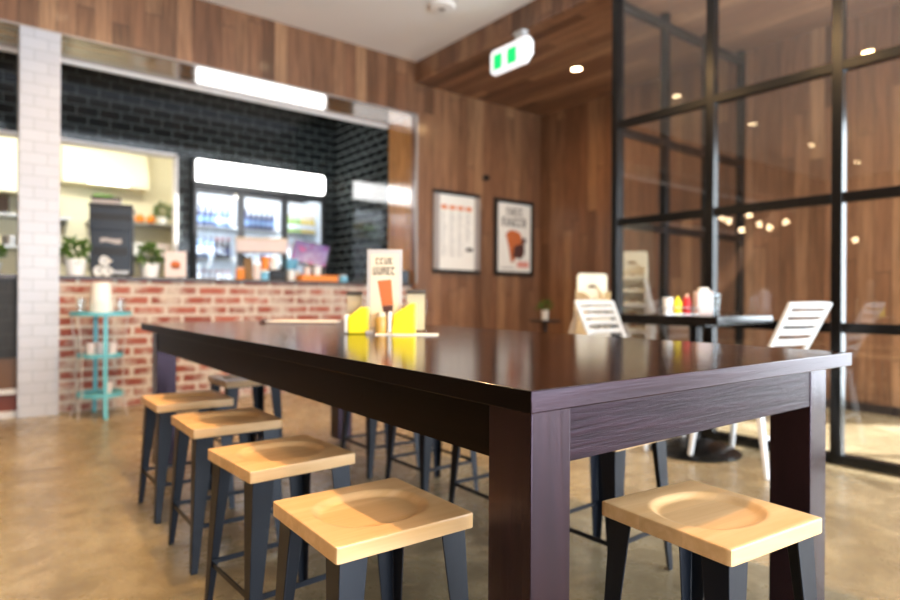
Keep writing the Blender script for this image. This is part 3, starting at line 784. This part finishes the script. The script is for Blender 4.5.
def bottle_proto(mats, r, h, name='drink_bottle'):
    t = thing(name, '', 'bottle')
    MB().lathe([(r*.9, 0), (r, .006), (r, h*.55), (r*.8, h*.68), (r*.42, h*.82), (r*.4, h*.93)], n=12).build('body', mats[0], t)
    MB().lathe([(r*1.02, h*.2), (r*1.02, h*.48)], n=12, cap0=False, cap1=False).build('label_band', mats[1], t)
    MB().lathe([(r*.46, h*.92), (r*.46, h)], n=10).build('cap', mats[2], t)
    return t
protos = {'cola': bottle_proto((M['dark_glass'], M['navy_bottle'], M['red_cap']), .032, .235),
          'water': bottle_proto((M['blue_bottle'], M['milk_bottle'], M['navy_bottle']), .032, .235),
          'navy': bottle_proto((M['navy_bottle'], M['blue_bottle'], M['black']), .032, .24),
          'green': bottle_proto((M['green_bottle'], M['milk_bottle'], M['red_cap']), .034, .22),
          'yellow': bottle_proto((M['yellow_bottle'], M['milk_bottle'], M['orange']), .034, .22),
          'milk': bottle_proto((M['milk_bottle'], M['fridge_white'], M['red_cap']), .034, .2)}
used = set()
shelfname = {0: 'lower', 1: 'middle', 2: 'top'}; doorname = ['left', 'middle', 'right']
cname = {'cola': 'dark cola', 'water': 'pale blue water', 'navy': 'navy blue drink', 'green': 'green juice', 'yellow': 'yellow juice', 'milk': 'white milk'}
plan = {(0, 2): ('navy', 'water'), (0, 1): ('water', 'cola'), (0, 0): ('milk', 'milk'), (1, 2): ('navy', 'navy'), (1, 1): ('cola', 'navy'), (1, 0): ('yellow', 'milk'), (2, 2): ('green', 'yellow'), (2, 1): ('milk', 'milk'), (2, 0): ('yellow', 'milk')}
for (d, s), kinds in plan.items():
    for i in range(6):
        kd = kinds[0] if i < 3 else kinds[1]; pr = protos[kd]
        loc = (fx0+d*dw+.11+i*.064, fy0+.16, SHZ[s])
        lab = '%s bottle on the %s shelf behind the %s fridge door' % (cname[kd], shelfname[s], doorname[d]); grp = '%s bottles on the %s shelf behind the %s door' % (cname[kd], shelfname[s], doorname[d])
        if kd not in used:
            used.add(kd); pr.location = loc; pr['label'] = lab; pr['group'] = grp
        else: dup(pr, loc, 0, lab, grp)

# ------------------------------------------------------------------ things on the counter
cm = thing('coffee_machine', 'big charcoal coffee machine on the counter by the white pillar', 'coffee machine', (.885, 5.64, ZK), -14)
MB().box(-.145, .145, -.12, .2, .015, .55).build('body', M['black_soft'], cm, bevel=.008)
MB().box(-.15, .15, -.128, -.12, .37, .55).build('upper_panel', M['black_soft'], cm, bevel=.004)
MB().box(-.15, .15, -.131, -.128, .45, .5).build('vent', M['black'], cm)
m = MB(); m.prism([(-.075+.15*k/12, .27+.008*math.sin(k*.5)) for k in range(13)]+[(.075-.15*k/12, .305-.004*math.sin(k*.5)) for k in range(13)], 'y', -.126, -.12); m.build('name_badge', M['trim'], cm)
MB().box(-.12, .12, -.126, -.12, .17, .235).build('recess', M['black'], cm)
MB().box(-.02, .13, -.15, -.12, .02, .05).build('drip_tray', M['steel'], cm, bevel=.003)
m = MB(); m.box(-.155, .155, -.13, .205, .55, .562); m.box(-.155, .155, -.13, -.12, .562, .58); m.build('cup_rail', M['black'], cm)
for a, b in ((-.12, -.1), (.12, -.1), (-.12, .17), (.12, .17)): MB().cyl((a, b, 0), (a, b, .015), .018).build('foot', M['black'], cm)
tk = facing('bean_hopper', 'low dark tray with a pale rim on top of the coffee machine', 'tray', (.84, 5.62, ZK+.562), -14)
MB().box(-.1, .1, -.07, .08, 0, .055).build('bin', M['trim'], tk, bevel=.003)
MB().box(-.105, .105, -.075, .085, .055, .075).build('lid', M['black'], tk, bevel=.004)
# three white cups lying with their rims toward the room, in a little pyramid
for k, (dx, dz, lab) in enumerate(((-.13, .047, 'left lower white cup lying in front of the coffee machine'), (-.068, .047, 'right lower white cup lying in front of the coffee machine'), (-.09, .127, 'upper white cup lying on two others before the coffee machine'))):
    bx, by = .885+dx*math.cos(R(-14))+.0, 5.515+abs(dx)*.24-.0
    t = thing('cup', lab, 'cup', (bx, by-.085, ZK+dz-.005), -20, 'white cups before the coffee machine')
    m = MB(); n = 20
    prof = [(.03, .06), (.034, 0.), (.027, 0.), (.024, .05)]
    m.rings([[(r*math.cos(2*math.pi*q/n), y, r*1.2*math.sin(2*math.pi*q/n)) for q in range(n)] for r, y in prof]); m.build('body', M['white'], t)
    MB().tube([(.033, .015, .01), (.05, .02, .0), (.033, .04, -.012)], .005, 8).build('handle', M['white'], t)
mc = thing('menu_card', 'pale pink card with a brown burger picture on the counter', 'card', (1.335, 5.5, ZK), -20)
MB().box(-.082, .082, -.003, .003, .008, .225).build('card', M['pink_paper'], mc)
MB().box(-.084, .084, -.03, .03, 0, .008).build('card_foot', M['acrylic'], mc)
m = MB(); m.prism([(.04*math.cos(q*.5236), .11+.036*math.sin(q*.5236)) for q in range(12)], 'y', -.0042, -.003); m.build('burger_print', M['cup_ink'], mc, smooth=False)
MB().box(-.03, .035, -.0048, -.0042, .085, .1).build('burger_patty_print', M['dark_ink'], mc)
def cpos(px, y): 
    tt = (px-450)/614.98; k = y/(.791-.6115*tt); return k*(.791*tt+.6115)
def jar(name, label, px, y, r, h, mat, lid, cat='jar'):
    t = thing(name, label, cat, (cpos(px, y), y, ZK))
    MB().lathe([(r*.95, 0), (r, .005), (r, h*.78), (r*.75, h*.86)], n=20).build('body', mat, t)
    MB().lathe([(r*.8, h*.85), (r*.8, h)], n=18).build('lid', lid, t)
jar('sauce_jar', 'orange labelled jar on the counter before the middle fridge door', 240, 5.6, .04, .12, M['orange'], M['peach'])
bx = thing('carton', 'beige carton standing on the counter before the middle fridge door', 'carton', (cpos(248, 5.62), 5.62, ZK), -25)
MB().box(-.035, .035, -.03, .03, 0, .2).build('body', M['brown_box'], bx, bevel=.002)
MB().box(-.036, .036, -.031, .031, .2, .215).build('flap', M['black'], bx)
jar('canister', 'white canister on the counter right of the beige carton', 256.5, 5.6, .036, .16, M['pink_paper'], M['white'], 'canister')
jar('canister', 'pale blue canister on the counter under the orange cups', 264, 5.62, .042, .1, M['blue'], M['white'], 'canister')
cup('cup_stack', 'orange paper cups stacked on the pale blue canister', (cpos(265, 5.62), 5.62, ZK+.1), M['orange'], .036, .044, .12, 'cups')
bb = thing('card_terminal', 'squat black box on the counter left of the till screen', 'box', (cpos(277.5, 5.62), 5.62, ZK), -25)
MB().box(-.075, .075, -.06, .06, 0, .105).build('body', M['black'], bb, bevel=.008)
MB().box(-.05, .05, -.062, -.06, .04, .08).build('front_plate', M['black_soft'], bb)
cup('paper_cup', 'white paper cup standing on the squat black box', (cpos(274, 5.64), 5.64, ZK+.105), M['white'], .03, .04, .125)
pb = thing('cake_box_rack', 'wide cream display box on a thin stand behind the counter jars', 'display box', (cpos(262, 5.85), 5.85, ZK), -25)
MB().box(-.24, .24, -.08, .08, .27, .40).build('box', M['pink_paper'], pb, bevel=.01)
m = MB()
for s in (-.22, .22): m.box(s-.008, s+.008, -.05, .05, 0, .27)
m.build('stand_leg', M['black'], pb)
MB().box(-.24, .24, -.085, .085, .4, .415).build('lid', M['cream_paper'], pb)
# till
tl = thing('till', 'till with a tilted purple lit screen on the counter', 'till', (cpos(310, 5.72), 5.72, ZK), -28)
MB().box(-.1, .1, -.1, .1, 0, .04).build('base', M['black'], tl, bevel=.006)
MB().bar((0, .03, .04), (0, .04, .24), .06, .05).build('stand', M['black'], tl, bevel=.004)
sc_ = MB().box(-.18, .18, -.012, .012, -.12, .12).build('monitor', M['black'], tl, bevel=.006); sc_.location = (.0, 0, .28); sc_.rotation_euler = (R(-14), R(11), 0)
MB().box(-.168, .168, -.0145, -.012, -.108, .108).build('screen', M['screen'], sc_)
cup('paper_cup', 'white paper cup on the counter left of the till', (cpos(291, 5.55), 5.55, ZK), M['white'], .026, .034, .1)
t = thing('takeaway_tub', 'pale blue tub resting on the rear counter left of the till', 'tub', (cpos(290, 5.8), 5.8, ZK))
MB().lathe([(.06, .12), (.09, .22), (.085, .22), (.055, .126)], n=24).build('bowl', M['blue'], t); MB().cyl((0,0,0), (0,0,.12), .045).build('pedestal', M['white'], t)
yt = thing('serving_tray', 'orange yellow tray on the counter below the till screen', 'tray', (cpos(317, 5.5), 5.5, ZK), 0)
m = MB(); m.box(-.19, .19, -.07, .07, 0, .008); m.box(-.19, .19, -.07, -.062, .008, .06); m.box(-.19, .19, .062, .07, .008, .06); m.box(-.19, -.182, -.062, .062, .008, .06); m.box(.182, .19, -.062, .062, .008, .06)
m.build('tray_body', M['orange'], yt, bevel=.002)
MB().box(-.18, .18, -.06, .06, .008, .012).build('liner', M['cream_paper'], yt)
cup('paper_cup', 'white paper cup in the left half of the orange tray', (cpos(307, 5.5), 5.5, ZK+.012), M['pink_paper'], .03, .038, .12)
cup('paper_cup', 'brighter white paper cup in the right half of the orange tray', (cpos(317, 5.5), 5.5, ZK+.012), M['white'], .03, .04, .13)
jar('canister', 'small pale blue tub on the counter at the right of the orange tray', 343, 5.5, .045, .07, M['blue'], M['milk_bottle'], 'tub')
eb = thing('speaker_box', 'small black box on the counter against the right timber jamb', 'box', (3.60, 5.47, ZK), -10)
MB().box(-.045, .045, -.05, .05, 0, .14).build('body', M['black'], eb, bevel=.006)
MB().box(-.035, .035, -.053, -.05, .02, .12).build('front_plate', M['black_soft'], eb)

# ------------------------------------------------------------------ kitchen seen through the pass
def wshelf(label, x0, x1, y0, y1, z):
    t = thing('kitchen_shelf', label, 'shelf', (x0, y0, z))
    MB().box(0, x1-x0, 0, y1-y0, -.03, 0).build('board', M['steel'], t)
    for x in (.04, x1-x0-.04):
        MB().prism([(y1-y0, -.03), (y1-y0, -.2), (.05, -.03)], 'x', x-.01, x+.01).build('bracket', M['steel'], t)
wshelf('upper steel kitchen shelf on the right, holding oranges', 1.15, 2.55, 9.0, 9.4, 1.86)
wshelf('lower steel kitchen shelf on the right under the oranges', 1.15, 2.55, 9.0, 9.4, 1.42)
wshelf('upper steel kitchen shelf at the left, holding cartons', -2.2, .95, 9.0, 9.4, 1.86)
wshelf('lower steel kitchen shelf at the left under the cartons', -2.2, .95, 9.0, 9.4, 1.48)
bn = thing('kitchen_bench', 'stainless kitchen bench along the back kitchen wall', 'bench', (-2.2, 8.75, 0))
MB().box(0, 4.75, 0, .6, .86, .9).build('bench_top', M['steel'], bn)
for x in (.1, 1.6, 3.1, 4.6): MB().box(x-.02, x+.02, .05, .09, 0, .86).build('leg', M['steel'], bn)
for k, (x, mt, h, w, lab) in enumerate(((.55, 'brown_box', .24, .2, 'tall brown carton on the upper left kitchen shelf'), (.25, 'soil', .2, .14, 'dark carton on the upper left kitchen shelf'), (.78, 'amber', .18, .12, 'amber carton on the upper left kitchen shelf'), (-.4, 'brown_box', .22, .22, 'brown carton on the upper left shelf seen left of the pillar'), (-.1, 'soil', .17, .16, 'dark carton on the upper left shelf seen beside the pillar'))):
    t = thing('carton', lab, 'carton', (x, 9.18, 1.86)); MB().box(-w/2, w/2, -.1, .1, 0, h).build('body', M[mt], t, bevel=.004); MB().box(-w/2-.003, w/2+.003, -.103, .103, h, h+.012).build('flap', M['brown_box'], t)
for k, (x, r, h, mt, lab) in enumerate(((.35, .1, .12, 'steel', 'steel pot on the lower left kitchen shelf'), (.62, .08, .14, 'white', 'white pot on the lower left kitchen shelf'), (.8, .06, .16, 'white', 'narrow white pot on the lower left kitchen shelf'), (-.25, .1, .13, 'steel', 'steel pot on the lower left shelf, seen left of the pillar'))):
    t = thing('pot', lab, 'pot', (x, 9.18, 1.48)); MB().lathe([(r*.9, 0), (r, .01), (r, h), (r*.92, h), (r*.9, .02)], n=20).build('body', M[mt], t); MB().tube([(r, 0, h*.8), (r+.1, 0, h*.85)], .008, 6).build('handle', M['black'], t)
for k, x in enumerate((1.62, 1.76, 1.9)):
    t = thing('orange', '%s orange in the row on the upper right kitchen shelf' % ('left', 'middle', 'right')[k], 'orange', (x, 9.15, 1.86), 0, 'oranges on the kitchen shelf')
    MB().sphere((0, 0, .062), .062, 16).build('fruit', M['orange_fruit'], t); MB().cyl((0,0,.12), (0,0,.13), .006).build('stalk', M['leaf'], t)
plant('small bushy plant in a white pot on the upper right kitchen shelf', (2.06, 9.15, 1.86), .07, .11, .13, 21, 120)
for k, (x, mt, lab) in enumerate(((1.75, 'white', 'left white tub on the lower right kitchen shelf'), (2.05, 'pink_paper', 'right pale tub on the lower right kitchen shelf'))):
    cup('tub', lab, (x, 9.18, 1.42), M[mt], .1, .12, .18, 'tub')
hd = thing('range_hood', 'white range hood with a lit panel in the kitchen', 'range hood', (1.35, 9.0, 2.3))
MB().prism([(.0, 0), (.4, 0), (.4, .6), (.2, .6), (.0, .16)], 'x', -.5, .5).build('canopy', M['cream_wall'], hd, bevel=.01)
MB().box(-.22, .24, -.01, -.002, .02, .14).build('lit_panel', M['panel_light'], hd)
gb = thing('carton', 'green and white carton hanging rack below the range hood', 'carton', (1.34, 9.3, 2.06))
MB().box(-.1, .12, 0, .1, 0, .17).build('body', M['green_box'], gb, bevel=.004); MB().box(-.05, .06, -.004, 0, .03, .14).build('label_panel', M['white'], gb)
kc = thing('kitchen_cupboard', 'white kitchen wall cupboard seen right of the pillar', 'cupboard', (.3, 8.95, 2.0))
MB().box(-1.4, .42, .02, .42, .1, 1.0).build('body', M['cream_wall'], kc)
for k in range(3): 
    d = MB().box(-1.39+k*.603, -.795+k*.603, 0, .02, .11, .99).build('door', M['cream_wall'], kc, bevel=.003); MB().box(-.85+k*.603, -.835+k*.603, -.02, 0, .15, .3).build('handle', M['steel'], d)
for x in (-1.6, .9):
    t = thing('ceiling_panel_light', 'square kitchen ceiling light panel above the pass', 'ceiling light', (x, 8.3, ZC-.02), 0, 'kitchen ceiling light panels')
    MB().box(-.6, .6, -.3, .3, 0, .018).build('diffuser', M['panel_light'], t); MB().box(-.62, .62, -.32, .32, .006, .02).build('frame', M['trim'], t)

# ------------------------------------------------------------------ daylight, world, camera
def area(name, loc, rot, sx, sy, power, col):
    l = bpy.data.lights.new(name, 'AREA'); l.shape = 'RECTANGLE'; l.size = sx; l.size_y = sy; l.energy = power; l.color = col
    o = bpy.data.objects.new(name, l); o.location = loc; o.rotation_euler = rot; C.objects.link(o); return o
xs = (-.85, .75, 2.3, 3.72, 5.5); DAY = 165
for a, b in zip(xs, xs[1:]):
    area('daylight', ((a+b)/2, YF+.01, 1.21), (R(90), 0, 0), b-a-.1, 2.15, DAY*(b-a)/1.6, (.8,.9,1))
area('lobby_daylight', (XW-.01, -.275, 1.2), (0, R(90), 0), 2.2, 2.7, 230, (.86,.94,1))
area('kitchen_fill', (.3, 7.42, 2.72), (R(42), 0, 0), 3.6, .5, 115, (1,.95,.82))  # unseen fill lamp added above the pass to brighten the kitchen wall
sl = bpy.data.lights.new('sun', 'SUN'); sl.energy = 24.; sl.angle = R(1.5); sl.color = (1,.98,.96)
so = bpy.data.objects.new('sun', sl); C.objects.link(so); so.rotation_euler = Vector((-1.6, 1.6, -1.8)).to_track_quat('-Z', 'Y').to_euler()
w = bpy.data.worlds.new('world'); SC.world = w; w.use_nodes = True
bg = w.node_tree.nodes['Background']; bg.inputs[0].default_value = (.72,.82,1,1); bg.inputs[1].default_value = 1.0
cam = bpy.data.cameras.new('camera'); co = bpy.data.objects.new('camera', cam); C.objects.link(co); SC.camera = co
yaw, pit, rol, F = R(37.7051), R(.0526), R(.3522), 614.98
fw = Vector((math.sin(yaw)*math.cos(pit), math.cos(yaw)*math.cos(pit), math.sin(pit))); rt = Vector((math.cos(yaw), -math.sin(yaw), 0)); up = rt.cross(fw)
r2 = rt*math.cos(rol)+up*math.sin(rol); u2 = up*math.cos(rol)-rt*math.sin(rol)
mw = Matrix((r2, u2, -fw)).transposed().to_4x4(); mw.translation = (0, 0, .8758); co.matrix_world = mw
cam.sensor_width = 36; cam.lens = F/900*36; cam.shift_y = -2.3/900; cam.clip_start = .05
cam.dof.use_dof = True; cam.dof.focus_distance = 1.12; cam.dof.aperture_fstop = 2.1
vs = SC.view_settings; vs.view_transform = 'Standard'; vs.look = 'None'; vs.gamma = 1; vs.use_curve_mapping = False; vs.exposure = .0
